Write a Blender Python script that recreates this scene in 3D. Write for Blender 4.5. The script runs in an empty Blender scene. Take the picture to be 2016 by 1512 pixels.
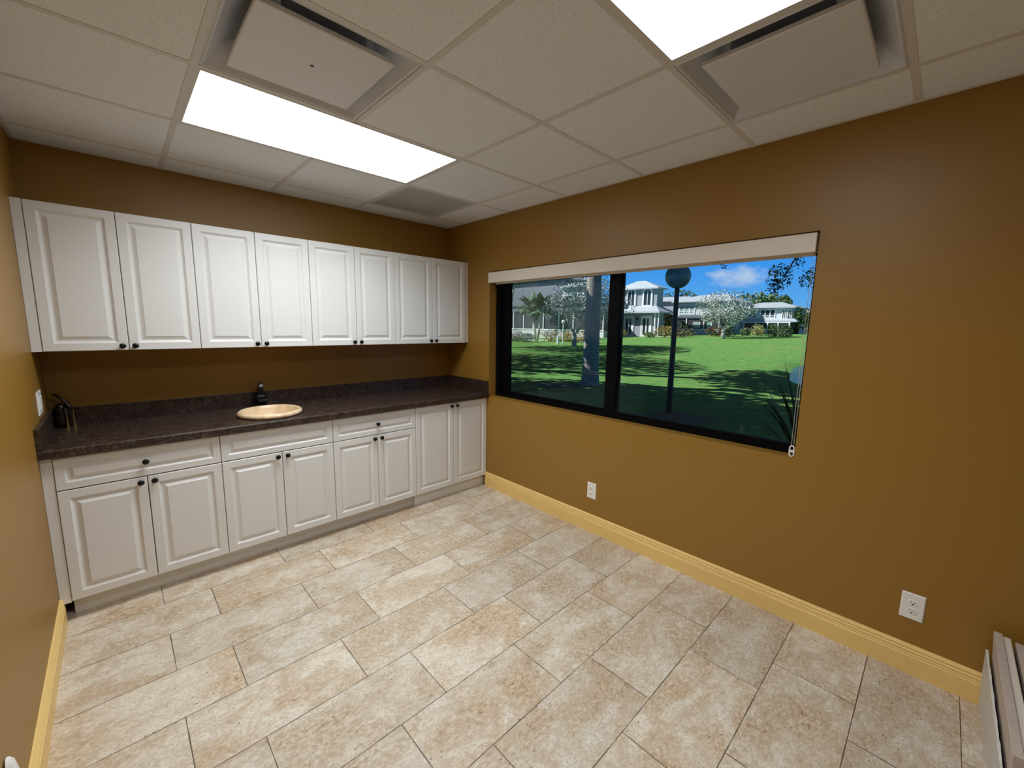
import bpy, bmesh, math, random
from mathutils import Vector, Matrix
R = math.radians
scn = bpy.context.scene
COL = scn.collection
rnd = random.Random(7)

# ---------------------------------------------------------------- materials
class NT:
    """tiny helper for node materials"""
    def __init__(s, name):
        s.m = bpy.data.materials.new(name); s.m.use_nodes = True
        s.t = s.m.node_tree; s.n = s.t.nodes; s.l = s.t.links
        s.b = s.n['Principled BSDF']; s.out = s.n['Material Output']
    def node(s, kind, **kw):
        n = s.n.new(kind)
        for k, v in kw.items(): setattr(n, k, v)
        return n
    def link(s, a, b): s.l.new(a, b)
    def val(s, sock, v):
        if hasattr(v, 'is_linked'): s.l.new(v, sock)
        elif isinstance(v, (tuple, list)) and len(v) == 3 and sock.type == 'RGBA': sock.default_value = (*v, 1)
        else: sock.default_value = v
    def math(s, op, a, b=0.0, c=None):
        n = s.node('ShaderNodeMath', operation=op)
        s.val(n.inputs[0], a); s.val(n.inputs[1], b)
        if c is not None: s.val(n.inputs[2], c)
        return n.outputs[0]
    def coord(s, scale=(1, 1, 1), kind='Object'):
        t = s.node('ShaderNodeTexCoord'); mp = s.node('ShaderNodeMapping')
        mp.inputs['Scale'].default_value = scale
        s.link(t.outputs[kind], mp.inputs[0]); return mp.outputs[0]
    def noise(s, vec, scale, detail=4, rough=.55, dist=0.0):
        n = s.node('ShaderNodeTexNoise'); s.link(vec, n.inputs['Vector'])
        n.inputs['Scale'].default_value = scale; n.inputs['Detail'].default_value = detail
        n.inputs['Roughness'].default_value = rough; n.inputs['Distortion'].default_value = dist
        return n.outputs[0]
    def ramp(s, fac, stops):
        n = s.node('ShaderNodeValToRGB'); s.link(fac, n.inputs[0]); e = n.color_ramp.elements
        while len(e) < len(stops): e.new(.5)
        for el, (p, c) in zip(e, stops):
            el.position = p; el.color = (*c, 1) if len(c) == 3 else c
        return n.outputs[0]
    def mix(s, fac, a, b, blend='MIX'):
        n = s.node('ShaderNodeMix', data_type='RGBA', blend_type=blend)
        s.val(n.inputs[0], fac); s.val(n.inputs[6], a); s.val(n.inputs[7], b); return n.outputs[2]
    def bump(s, h, strength=.3, dist=.01):
        n = s.node('ShaderNodeBump'); n.inputs['Strength'].default_value = strength
        n.inputs['Distance'].default_value = dist; s.link(h, n.inputs['Height'])
        s.link(n.outputs[0], s.b.inputs['Normal'])

def plain(name, col, rough=.5, metal=0.0, spec=.5, noise=0.0, nscale=40, bump=0.0):
    t = NT(name); b = t.b
    b.inputs['Roughness'].default_value = rough; b.inputs['Metallic'].default_value = metal
    b.inputs['Specular IOR Level'].default_value = spec
    v = t.coord()
    n = t.noise(v, nscale, 3)
    lo = tuple(max(0, c * (1 - noise)) for c in col); hi = tuple(min(1, c * (1 + noise)) for c in col)
    t.link(t.ramp(n, [(.3, lo), (.7, hi)]), b.inputs['Base Color'])
    if bump: t.bump(n, bump, .002)
    return t.m

M = {}
M['wall'] = plain('brown_wall_paint', (.295, .155, .024), .42, noise=.03, nscale=120, bump=.15)
M['white_lacquer'] = plain('white_cabinet_foil', (.71, .705, .695), .32, noise=.01, nscale=90, bump=.04)
M['white_plastic'] = plain('white_plastic', (.82, .80, .76), .35, noise=.01)
M['knob'] = plain('black_knob_metal', (.006, .006, .007), .3, .4)
M['dark_gap'] = plain('dark_slot', (.01, .01, .01), .7)
M['base_paint'] = plain('yellow_baseboard_paint', (.82, .57, .21), .4, noise=.02)
M['black_alu'] = plain('black_window_aluminium', (.0025, .0025, .003), .5, 0, .08)
M['valance'] = plain('cream_blind_cassette', (.78, .71, .62), .5, noise=.02, nscale=200)
M['chain'] = plain('cream_bead_chain', (.7, .62, .5), .4)
M['grid'] = plain('ceiling_grid_metal', (.70, .70, .71), .5)
M['grille'] = plain('return_grille_metal', (.60, .61, .63), .5)
M['diff'] = plain('diffuser_enamel', (.68, .72, .80), .35, noise=.01)
M['plaque'] = plain('diffuser_plaque_enamel', (.74, .77, .82), .45, noise=.01)
M['darkvoid'] = plain('duct_inside', (.36, .40, .50), .6)
M['black_faucet'] = plain('matte_black_faucet', (.005, .005, .006), .28, .3)
M['brass'] = plain('aged_brass', (.55, .38, .14), .25, 1.0)
M['bronze'] = plain('dark_bronze', (.03, .018, .012), .3, .6, noise=.4, nscale=60)
M['board_tan'] = plain('tan_board', (.50, .42, .36), .6, noise=.08, nscale=30)
M['board_white'] = plain('white_board_edge', (.72, .66, .58), .5, noise=.04)
M['foam'] = plain('foam_wrap', (.62, .60, .57), .45, noise=.06, nscale=25, bump=.3)

def travertine():
    t = NT('travertine_tiles'); v = t.node('ShaderNodeTexCoord').outputs['Object']
    sp = t.node('ShaderNodeSeparateXYZ'); t.link(v, sp.inputs[0])
    H, L = .2962, .594
    r = t.math('DIVIDE', t.math('SUBTRACT', -.743, sp.outputs[1]), H)
    row = t.math('FLOOR', r); fr = t.math('FRACT', t.math('ADD', r, 100.0))
    par = t.math('MODULO', t.math('ADD', row, 100.0), 2.0)
    u = t.math('DIVIDE', t.math('SUBTRACT', t.math('SUBTRACT', sp.outputs[0], -.990), t.math('MULTIPLY', par, .388)), L)
    colid = t.math('FLOOR', u); fu = t.math('FRACT', t.math('ADD', u, 100.0))
    dx = t.math('MULTIPLY', t.math('SUBTRACT', .5, t.math('ABSOLUTE', t.math('SUBTRACT', fu, .5))), L)
    dy = t.math('MULTIPLY', t.math('SUBTRACT', .5, t.math('ABSOLUTE', t.math('SUBTRACT', fr, .5))), H)
    d = t.math('MINIMUM', dx, dy)
    gn = t.noise(v, 9, 2)
    w = t.math('MULTIPLY', gn, .0036)
    g = t.math('LESS_THAN', d, w)
    tid = t.math('ADD', t.math('MULTIPLY', row, 7.31), t.math('MULTIPLY', colid, 3.77))
    wn = t.node('ShaderNodeTexWhiteNoise', noise_dimensions='1D'); t.link(tid, wn.inputs['W'])
    cmb = t.node('ShaderNodeCombineXYZ'); t.link(t.math('MULTIPLY', tid, 1.93), cmb.inputs[2])
    t.link(t.math('MULTIPLY', wn.outputs[0], 5.0), cmb.inputs[0])
    add = t.node('ShaderNodeVectorMath', operation='ADD'); t.link(v, add.inputs[0]); t.link(cmb.outputs[0], add.inputs[1])
    mp = t.node('ShaderNodeMapping'); mp.inputs['Scale'].default_value = (1.0, 1.5, 1); t.link(add.outputs[0], mp.inputs[0])
    p = mp.outputs[0]
    big = t.noise(p, 3.2, 9, .68, .35)
    mid = t.noise(p, 13, 9, .72, .25)
    fine = t.noise(p, 85, 4, .65)
    base = t.ramp(mid, [(.30, (.56, .465, .36)), (.42, (.68, .605, .50)), (.52, (.74, .675, .575)), (.68, (.80, .745, .65))])
    speck = t.ramp(t.noise(p, 48, 7, .74, .2), [(.36, (.30, .20, .115)), (.48, (.52, .40, .27)), (.58, (.70, .61, .48)), (.7, (.78, .71, .60))])
    pink = t.ramp(wn.outputs[1], [(.35, (1, 1, 1)), (.7, (1.0, .93, .87))])
    speck = t.mix(1.0, speck, pink, 'MULTIPLY')
    c = t.mix(t.ramp(big, [(.45, (0, 0, 0)), (.51, (.6,) * 3), (.62, (1,) * 3)]), base, speck)
    vein = t.noise(p, 5.5, 9, .7, .5)
    c = t.mix(t.ramp(vein, [(.465, (0, 0, 0)), (.497, (.45,) * 3), (.53, (0, 0, 0))]), c, (.48, .35, .23))
    c = t.mix(t.ramp(fine, [(.36, (.75,) * 3), (.52, (0, 0, 0))]), c, (.50, .41, .29))
    tone = t.math('ADD', .84, t.math('MULTIPLY', wn.outputs[0], .16))
    mul = t.node('ShaderNodeMix', data_type='RGBA', blend_type='MULTIPLY'); mul.inputs[0].default_value = 1
    t.link(c, mul.inputs[6]); cc = t.node('ShaderNodeCombineColor')
    for i in range(3): t.link(tone, cc.inputs[i])
    t.link(cc.outputs[0], mul.inputs[7]); c = mul.outputs[2]
    vo = t.node('ShaderNodeTexVoronoi'); t.link(t.mix(.06, p, t.node('ShaderNodeTexNoise').outputs[1]), vo.inputs['Vector']); vo.inputs['Scale'].default_value = 34
    pit = t.math('MULTIPLY', t.math('LESS_THAN', vo.outputs['Distance'], .13), t.math('GREATER_THAN', t.noise(p, 7, 3), .56))
    c = t.mix(pit, c, (.22, .15, .09))
    c = t.mix(g, c, (.12, .088, .06))
    t.link(c, t.b.inputs['Base Color'])
    t.b.inputs['Roughness'].default_value = .5
    t.link(t.ramp(mid, [(.2, (.38,) * 3), (.8, (.62,) * 3)]), t.b.inputs['Roughness'])
    h = t.math('SUBTRACT', t.math('ADD', t.math('MULTIPLY', mid, .4), t.math('MULTIPLY', fine, .25)), t.math('MULTIPLY', t.math('MAXIMUM', g, pit), .8))
    t.bump(h, .25, .003)
    return t.m
M['floor'] = travertine()

def ceiling_tile():
    t = NT('mineral_fibre_ceiling_tile'); v = t.coord()
    vo = t.node('ShaderNodeTexVoronoi'); t.link(v, vo.inputs['Vector']); vo.inputs['Scale'].default_value = 210
    vo.inputs['Randomness'].default_value = 1
    n = t.noise(v, 60, 3)
    pit = t.math('MULTIPLY', t.math('LESS_THAN', vo.outputs['Distance'], .24), t.math('GREATER_THAN', n, .50))
    f = t.noise(v, 420, 2)
    base = t.ramp(f, [(.3, (.82, .88, .95)), (.7, (.88, .94, 1.0))])
    t.link(t.mix(t.math('MULTIPLY', pit, .75), base, (.36, .34, .32)), t.b.inputs['Base Color'])
    t.b.inputs['Roughness'].default_value = .9
    t.bump(t.math('SUBTRACT', f, pit), .3, .002)
    return t.m
M['tile'] = ceiling_tile()

def laminate():
    t = NT('dark_brown_stone_laminate'); v = t.coord()
    a = t.noise(v, 105, 6, .72, .4); b = t.noise(v, 22, 5, .62, .4); c = t.noise(v, 150, 3, .6)
    col = t.ramp(a, [(.36, (.012, .006, .004)), (.47, (.030, .017, .012)), (.55, (.075, .05, .039)), (.66, (.17, .13, .11))])
    col = t.mix(t.ramp(b, [(.40, (.75,) * 3), (.62, (0, 0, 0))]), col, (.016, .008, .006))
    col = t.mix(t.ramp(c, [(.60, (0, 0, 0)), (.72, (.6,) * 3)]), col, (.10, .065, .03))
    t.link(col, t.b.inputs['Base Color']); t.b.inputs['Roughness'].default_value = .3
    return t.m
M['counter'] = laminate()

def stone_sink():
    t = NT('cream_travertine_basin'); v = t.coord()
    a = t.noise(v, 16, 6, .65, .8)
    t.link(t.ramp(a, [(.3, (.76, .60, .40)), (.5, (.72, .54, .34)), (.62, (.60, .40, .24)), (.75, (.74, .58, .40))]), t.b.inputs['Base Color'])
    t.b.inputs['Roughness'].default_value = .35
    return t.m
M['sink'] = stone_sink()

def emitter():
    t = NT('light_panel_diffuser'); t.n.remove(t.b)
    e = t.node('ShaderNodeEmission'); e.inputs[0].default_value = (.93, .985, 1.03, 1); e.inputs[1].default_value = 5.6
    t.link(e.outputs[0], t.out.inputs[0]); return t.m
M['lamp'] = emitter()

def glass():
    t = NT('tinted_window_glass'); t.n.remove(t.b)
    tr = t.node('ShaderNodeBsdfTransparent'); tr.inputs[0].default_value = (.84, .86, .88, 1)
    gl = t.node('ShaderNodeBsdfGlossy'); gl.inputs['Roughness'].default_value = .02
    lw = t.node('ShaderNodeFresnel'); lw.inputs[0].default_value = 1.45
    mx = t.node('ShaderNodeMixShader'); t.link(t.math('MULTIPLY', lw.outputs[0], .3), mx.inputs[0])
    t.link(tr.outputs[0], mx.inputs[1]); t.link(gl.outputs[0], mx.inputs[2]); t.link(mx.outputs[0], t.out.inputs[0])
    return t.m
M['glass'] = glass()

def grass():
    t = NT('lawn_grass'); v = t.coord()
    a = t.noise(v, .35, 5, .6); b = t.noise(v, 3.0, 6, .7); c = t.noise(t.coord((1, 2.2, 1)), 26, 4, .75)
    col = t.ramp(b, [(.3, (.09, .235, .055)), (.5, (.155, .36, .095)), (.72, (.27, .48, .16))])
    col = t.mix(t.ramp(a, [(.52, (0, 0, 0)), (.7, (.55,) * 3)]), col, (.30, .34, .10))
    col = t.mix(t.ramp(c, [(.35, (.8,) * 3), (.55, (0, 0, 0))]), col, (.05, .125, .025))
    # bare earth around the palm foot and the lamp post
    sp = t.node('ShaderNodeSeparateXYZ'); t.link(v, sp.inputs[0])
    for cx, cy, rad in ((6.6, 3.9, 1.5), (5.0, -.2, 1.6)):
        dd = t.math('SQRT', t.math('ADD', t.math('POWER', t.math('SUBTRACT', sp.outputs[0], cx), 2.0), t.math('POWER', t.math('SUBTRACT', sp.outputs[1], cy), 2.0)))
        m = t.math('SUBTRACT', t.math('ADD', t.math('MULTIPLY', b, 1.6), -.25), t.math('DIVIDE', dd, rad))
        col = t.mix(t.ramp(m, [(.0, (0, 0, 0)), (.25, (.9,) * 3)]), col, (.17, .15, .13))
    t.link(col, t.b.inputs['Base Color']); t.b.inputs['Roughness'].default_value = .9
    t.b.inputs['Specular IOR Level'].default_value = .1
    t.bump(t.math('ADD', c, b), .6, .03)
    return t.m
M['grass'] = grass()

def bark_palm():
    t = NT('ringed_palm_bark'); v = t.coord()
    w = t.node('ShaderNodeTexWave', wave_type='BANDS', bands_direction='Z'); t.link(v, w.inputs[0])
    w.inputs['Scale'].default_value = 5; w.inputs['Distortion'].default_value = 1.2
    n = t.noise(v, 18, 5, .7)
    c = t.ramp(n, [(.3, (.20, .19, .18)), (.7, (.42, .40, .38))])
    c = t.mix(t.ramp(w.outputs[1], [(.0, (.6,) * 3), (.2, (0, 0, 0))]), c, (.13, .12, .115))
    t.link(c, t.b.inputs['Base Color']); t.b.inputs['Roughness'].default_value = .85; t.bump(n, .6, .02); return t.m
M['palm_bark'] = bark_palm()

def siding(name, col):
    t = NT(name); v = t.coord()
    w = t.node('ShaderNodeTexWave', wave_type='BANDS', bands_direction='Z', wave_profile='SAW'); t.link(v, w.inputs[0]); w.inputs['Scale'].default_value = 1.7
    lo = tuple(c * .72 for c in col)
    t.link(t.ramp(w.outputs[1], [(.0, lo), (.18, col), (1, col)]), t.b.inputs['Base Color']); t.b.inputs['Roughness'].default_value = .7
    return t.m
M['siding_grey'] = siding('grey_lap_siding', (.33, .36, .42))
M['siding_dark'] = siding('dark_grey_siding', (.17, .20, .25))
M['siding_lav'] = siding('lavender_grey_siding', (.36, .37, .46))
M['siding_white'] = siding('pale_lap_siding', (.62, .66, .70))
M['house_trim'] = plain('white_house_trim', (.82, .84, .86), .5, noise=.02)
M['roof_pale'] = plain('pale_grey_roof', (.44, .50, .57), .6, noise=.06, nscale=3)
M['roof_dark'] = plain('dark_screen_roof', (.10, .12, .15), .7, noise=.1, nscale=4)
M['screen'] = plain('dark_insect_screen', (.028, .034, .042), .5, noise=.4, nscale=1.2)
M['pane_dark'] = plain('dark_house_pane', (.03, .045, .05), .08, noise=.3, nscale=2)
M['pane_green'] = plain('pale_green_house_pane', (.30, .46, .44), .15, noise=.15, nscale=2)
M['door_blue'] = plain('pale_blue_door', (.50, .62, .74), .5)
M['path'] = plain('pale_concrete_path', (.60, .58, .54), .8, noise=.05, nscale=4)
M['lamp_black'] = plain('black_lamp_post', (.006, .009, .012), .45, .2)
M['globe_grey'] = plain('smoky_globe', (.14, .20, .22), .35, noise=.2, nscale=6)
M['bark_grey'] = plain('pale_grey_bark', (.42, .39, .36), .85, noise=.25, nscale=12, bump=.4)
M['bark_white'] = plain('pale_palm_bark', (.58, .56, .50), .8, noise=.2, nscale=9)
M['bark_dark'] = plain('dark_bark', (.045, .04, .035), .9, noise=.3, nscale=9, bump=.5)
def leaf(name, col, var=.35):
    t = NT(name); v = t.coord(); n = t.noise(v, 5, 3, .7)
    t.link(t.ramp(n, [(.3, tuple(c * (1 - var) for c in col)), (.7, tuple(min(1, c * (1 + var)) for c in col))]), t.b.inputs['Base Color'])
    t.b.inputs['Roughness'].default_value = .55; t.b.inputs['Specular IOR Level'].default_value = .25
    return t.m
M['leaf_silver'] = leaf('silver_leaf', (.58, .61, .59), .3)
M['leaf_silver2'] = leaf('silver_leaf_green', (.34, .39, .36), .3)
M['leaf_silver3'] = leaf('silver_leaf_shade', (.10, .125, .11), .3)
M['leaf_dark'] = leaf('dark_leaf', (.022, .045, .02))
M['leaf_green'] = leaf('green_leaf', (.07, .17, .05))
M['leaf_lime'] = leaf('lime_leaf', (.24, .32, .10))
M['leaf_gold'] = leaf('gold_croton_leaf', (.55, .40, .09))
M['leaf_red'] = leaf('red_croton_leaf', (.28, .085, .05))
M['leaf_maroon'] = leaf('maroon_leaf', (.09, .03, .03))
M['leaf_grey'] = leaf('grey_green_leaf', (.26, .31, .24))
M['leaf_palm'] = leaf('palm_leaf', (.075, .17, .07))
M['brown_foliage'] = leaf('olive_foliage', (.20, .22, .10))

def water():
    t = NT('pond_water'); v = t.coord()
    t.b.inputs['Base Color'].default_value = (.05, .07, .08, 1); t.b.inputs['Roughness'].default_value = .08
    t.bump(t.noise(v, 6, 4, .6), .35, .05); return t.m
M['water'] = water()

# ---------------------------------------------------------------- mesh building
class MB:
    def __init__(s): s.v = []; s.f = []; s.mi = []; s.cur = 0
    def poly(s, pts, idx=None):
        o = len(s.v); s.v += [tuple(p) for p in pts]; s.f.append(tuple(range(o, o + len(pts)))); s.mi.append(s.cur)
    def box(s, x0, x1, y0, y1, z0, z1):
        if x0 > x1: x0, x1 = x1, x0
        if y0 > y1: y0, y1 = y1, y0
        if z0 > z1: z0, z1 = z1, z0
        o = len(s.v)
        s.v += [(x, y, z) for x in (x0, x1) for y in (y0, y1) for z in (z0, z1)]
        for q in ((0, 1, 3, 2), (4, 6, 7, 5), (0, 4, 5, 1), (2, 3, 7, 6), (0, 2, 6, 4), (1, 5, 7, 3)):
            s.f.append(tuple(o + i for i in q)); s.mi.append(s.cur)
        return s
    def loops(s, loops, cap0=True, cap1=True, close=True):
        """bridge a list of equal-length point loops"""
        o = len(s.v); n = len(loops[0])
        for lp in loops: s.v += [tuple(p) for p in lp]
        for k in range(len(loops) - 1):
            for i in range(n if close else n - 1):
                j = (i + 1) % n
                s.f.append((o + k * n + i, o + k * n + j, o + (k + 1) * n + j, o + (k + 1) * n + i)); s.mi.append(s.cur)
        if cap0: s.f.append(tuple(o + i for i in reversed(range(n)))); s.mi.append(s.cur)
        if cap1: s.f.append(tuple(o + (len(loops) - 1) * n + i for i in range(n))); s.mi.append(s.cur)
        return s
    def tube(s, pts, radii, n=10, cap=True):
        pts = [Vector(p) for p in pts]
        if not hasattr(radii, '__len__'): radii = [radii] * len(pts)
        loops = []; prev = None
        for i, p in enumerate(pts):
            d = (pts[min(i + 1, len(pts) - 1)] - pts[max(i - 1, 0)]).normalized()
            if prev is None:
                a = Vector((0, 0, 1)) if abs(d.z) < .9 else Vector((1, 0, 0)); a = d.cross(a).normalized()
            else:
                a = (prev - d * prev.dot(d)).normalized()
            prev = a; b = d.cross(a)
            loops.append([p + (a * math.cos(2 * math.pi * k / n) + b * math.sin(2 * math.pi * k / n)) * radii[i] for k in range(n)])
        return s.loops(loops, cap, cap)
    def lathe(s, origin, axis, prof, n=16):
        """prof: list of (radius, distance along axis)"""
        o = Vector(origin); d = Vector(axis).normalized()
        a = Vector((0, 0, 1)) if abs(d.z) < .9 else Vector((1, 0, 0)); a = d.cross(a).normalized(); b = d.cross(a)
        return s.loops([[o + d * h + (a * math.cos(2 * math.pi * k / n) + b * math.sin(2 * math.pi * k / n)) * max(r, 1e-5) for k in range(n)] for r, h in prof])
    def sphere(s, c, r, nu=16, nv=10, sz=1.0):
        c = Vector(c)
        prof = [(r * math.sin(math.pi * i / nv), -r * sz * math.cos(math.pi * i / nv)) for i in range(nv + 1)]
        return s.lathe(c, (0, 0, 1), prof, nu)
    def leafquad(s, p, size, rng, flat=.0):
        n = Vector((rng.gauss(0, 1), rng.gauss(0, 1), rng.gauss(0, 1) + flat)).normalized()
        a = n.orthogonal().normalized(); a.rotate(Matrix.Rotation(rng.uniform(0, 6.28), 3, n)); b = n.cross(a)
        l = size * rng.uniform(.7, 1.3); w = l * rng.uniform(.35, .55); p = Vector(p)
        s.poly([p - a * l, p + b * w, p + a * l, p - b * w])
    def build(s, name, mat, parent=None, smooth=False, bevel=0.0, seg=2, auto=None):
        org = Vector(parent_loc(parent)) if parent else Vector((0, 0, 0))
        me = bpy.data.meshes.new(name)
        me.from_pydata([tuple(Vector(v) - org) for v in s.v], [], s.f)
        mats = mat if isinstance(mat, (list, tuple)) else [mat]
        for m in mats: me.materials.append(m)
        if len(mats) > 1: me.polygons.foreach_set('material_index', s.mi)
        me.update()
        bm = bmesh.new(); bm.from_mesh(me)
        if len(bm.faces) < 20000: bmesh.ops.recalc_face_normals(bm, faces=bm.faces)
        bm.to_mesh(me); bm.free()
        if smooth: me.polygons.foreach_set('use_smooth', [True] * len(me.polygons))
        o = bpy.data.objects.new(name, me); COL.objects.link(o)
        if parent: o.parent = parent
        if bevel:
            md = o.modifiers.new('bevel', 'BEVEL'); md.width = bevel; md.segments = seg; md.limit_method = 'ANGLE'; md.angle_limit = R(40)
            md.harden_normals = False
        if smooth and auto:
            md = o.modifiers.new('split', 'EDGE_SPLIT'); md.split_angle = R(auto)
        return o

def parent_loc(p):
    v = Vector((0, 0, 0))
    while p: v += p.location; p = p.parent
    return v

def tag(o, label, cat, group=None, kind=None):
    o['label'] = label; o['category'] = cat
    if group: o['group'] = group
    if kind: o['kind'] = kind
    return o
def thing(name, loc, label, cat, group=None, kind=None):
    o = bpy.data.objects.new(name, None); o.empty_display_size = .1; o.location = loc; COL.objects.link(o)
    return tag(o, label, cat, group, kind)
def copy_tree(o, parent=None):
    c = o.copy(); COL.objects.link(c); c.parent = parent
    for ch in o.children: copy_tree(ch, c)
    return c
def box(name, mat, ext, parent=None, bevel=0.0):
    return MB().box(*ext).build(name, mat, parent, bevel=bevel)

# ---------------------------------------------------------------- room shell
XL, YF, H = -2.765, -5.1, 2.444
WT = .20
WY0, WY1, WZ0, WZ1 = -3.028, -.632, .868, 1.985      # window opening
tag(box('floor', M['floor'], (XL - WT, 0.0, YF - WT, WT, -.12, 0)), 'cream and brown travertine tiles laid in a running bond floor', 'floor', kind='structure')
tag(box('wall_back', M['wall'], (XL - WT, WT, 0, WT, -.12, H + .25)), 'brown painted wall behind the white cabinets', 'wall', kind='structure')
tag(box('wall_left', M['wall'], (XL - WT, XL, YF - WT, 0, -.12, H + .25)), 'brown painted side wall at the cabinets’ filler end'.replace('’', "'"), 'wall', kind='structure')
tag(box('wall_front', M['wall'], (XL, WT, YF - WT, YF, -.12, H + .25)), 'brown painted wall behind the viewer', 'wall', kind='structure')
w = MB()
w.box(0, WT, YF, WY0, -.12, H + .25); w.box(0, WT, WY1, 0, -.12, H + .25)
w.box(0, WT, WY0, WY1, -.12, WZ0); w.box(0, WT, WY0, WY1, WZ1, H + .25)
tag(w.build('wall_right', M['wall']), 'brown painted wall with the wide window in it', 'wall', kind='structure')

# baseboards, extruded along y
prof = [(0, 0), (.016, 0), (.016, .085), (.013, .088), (.015, .093), (.0125, .100), (.014, .108), (.010, .114), (.012, .122), (.006, .132), (0, .134)]
def baseboard(name, x, sgn, y0, y1, label):
    m = MB(); m.loops([[(x + sgn * px, y, pz) for px, pz in prof] for y in (y0, y1)])
    tag(m.build(name, M['base_paint']), label, 'baseboard', kind='structure')
baseboard('baseboard_right', 0, -1, -.60, YF, 'yellow moulded baseboard under the window wall')
baseboard('baseboard_left', XL, 1, -.60, YF, 'yellow moulded baseboard at the foot of the side wall beside the filler strip')

# ---------------------------------------------------------------- ceiling
GX = [XL, -2.163, -1.5532, -.9436, -.334, 0]
GY = [0]
k = 0
while True:
    y = -.264 - k * .6096; k += 1
    if y < YF: break
    GY.append(y)
GY.append(YF)
LIGHT1 = (GX[1], GX[3], GY[3], GY[2]); LIGHT2 = (GX[1], GX[3], GY[6], GY[5])
# cells (i, j) taken by fixtures
SKIP = {(1, 2), (2, 2), (1, 3), (3, 1), (1, 5), (2, 5), (3, 5)}
SUPPLY2 = (GX[3], GX[4], GY[6], GY[5])
c = MB()
c.box(XL - WT, WT, YF - WT, WT, H + .20, H + .25)
for i in range(len(GX) - 1):
    for j in range(len(GY) - 1):
        if (i, j) in SKIP: continue
        c.box(GX[i] + .004, GX[i + 1] - .004, GY[j + 1] + .004, GY[j] - .004, H + .002, H + .018)
tag(c.build('ceiling', M['tile']), 'speckled white mineral fibre ceiling of two foot tiles', 'ceiling', kind='structure')
g = MB(); TW = .012
for n_, x in enumerate(GX[1:-1]):
    cuts = [YF, 0]
    # the tee in the middle of the long lay-in lights stops at their frames
    if n_ == 1: cuts = [YF, LIGHT2[2], LIGHT2[3], LIGHT1[2], LIGHT1[3], 0]
    for a_, b_ in zip(cuts[::2], cuts[1::2]): g.box(x - TW, x + TW, a_, b_, H - .0005, H + .03)
for i in range(len(GX) - 1):
    x0 = GX[i] + (TW if i else 0); x1 = GX[i + 1] - (TW if i < len(GX) - 2 else 0)
    for y in GY[1:-1]: g.box(x0, x1, y - TW, y + TW, H, H + .03)
h_ = H + .0007
g.box(XL, XL + .018, YF, 0, h_, H + .01); g.box(-.018, 0, YF, 0, h_, H + .01); g.box(XL, 0, -.018, 0, h_ + .0003, H + .01); g.box(XL, 0, YF, YF + .018, h_ + .0003, H + .01)
o = g.build('trim_1', M['grid'])
tag(o, 'white metal T-bar grid carrying the ceiling tiles', 'ceiling grid', kind='structure')

def light(rect, label, power):
    x0, x1, y0, y1 = rect; x0 += TW; x1 -= TW; y0 += TW; y1 -= TW
    t = thing('ceiling_light', ((x0 + x1) / 2, (y0 + y1) / 2, H), label, 'light', 'lay-in ceiling light panels')
    f = MB(); e = .012
    f.box(x0, x1, y0, y0 + e, H - .001, H + .05); f.box(x0, x1, y1 - e, y1, H - .001, H + .05)
    f.box(x0, x0 + e, y0 + e, y1 - e, H - .001, H + .05); f.box(x1 - e, x1, y0 + e, y1 - e, H - .001, H + .05)
    f.box(x0, x1, y0, y1, H + .05, H + .07)
    f.build('frame', M['grid'], t)
    box('diffuser', M['lamp'], (x0 + e, x1 - e, y0 + e, y1 - e, H + .004, H + .012), t)
    ld = bpy.data.lights.new('panel_light', 'AREA'); ld.shape = 'RECTANGLE'; ld.size = x1 - x0 - 2 * e; ld.size_y = y1 - y0 - 2 * e
    ld.energy = power; ld.spread = R(140); ld.color = (.93, .985, 1.0)
    lo = bpy.data.objects.new('panel_light', ld); COL.objects.link(lo); lo.parent = t; lo.location = (0, 0, .003)
light(LIGHT1, 'glowing white ceiling light panel nearest the cabinets', 20)
light(LIGHT2, 'glowing white ceiling light panel over the room, cut off by the top of the photo', 11.5)

def sq(cx, cy, h, z): return [(cx - h, cy - h, z), (cx + h, cy - h, z), (cx + h, cy + h, z), (cx - h, cy + h, z)]
def supply(rect, label, screw):
    x0, x1, y0, y1 = rect; cx, cy = (x0 + x1) / 2, (y0 + y1) / 2; h = (x1 - x0) / 2 - TW - .001
    t = thing('air_diffuser', (cx, cy, H), label, 'air vent', 'square plaque air diffusers in the ceiling')
    b = MB()
    b.loops([sq(cx, cy, h, H + .002), sq(cx, cy, h - .006, H - .001), sq(cx, cy, h - .012, H + .002), sq(cx, cy, h - .05, H + .05), sq(cx, cy, h - .075, H + .075), sq(cx, cy, h - .085, H + .085)], False, False)
    b.build('bell', M['diff'], t)
    MB().box(cx - h + .06, cx + h - .06, cy - h + .06, cy + h - .06, H + .085, H + .10).build('neck', M['darkvoid'], t)
    p = 0.221
    q = MB(); q.loops([sq(cx, cy, p - .004, H + .014), sq(cx, cy, p, H + .010), sq(cx, cy, p, H - .002), sq(cx, cy, p - .004, H - .004)])
    pl = q.build('plaque', M['plaque'], t)
    if screw:
        MB().lathe((cx + .005, cy - .005, H - .0035), (0, 0, -1), [(.007, 0), (.007, .0012), (.003, .0018)], 12).build('screw', M['bronze'], pl)
    for sx in (-1, 1):
        for sy in (-1, 1):
            s = MB(); s.box(cx + sx * .15 - .012, cx + sx * .15 + .012, cy + sy * .16 - .01, cy + sy * .16 + .01, H + .014, H + .085)
            s.build('bracket', M['diff'], t)
supply((GX[1], GX[2], GY[4], GY[3]), 'square white air diffuser beside the fully visible ceiling light', True)
supply(SUPPLY2, 'square white air diffuser nearest the window wall', False)

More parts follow.
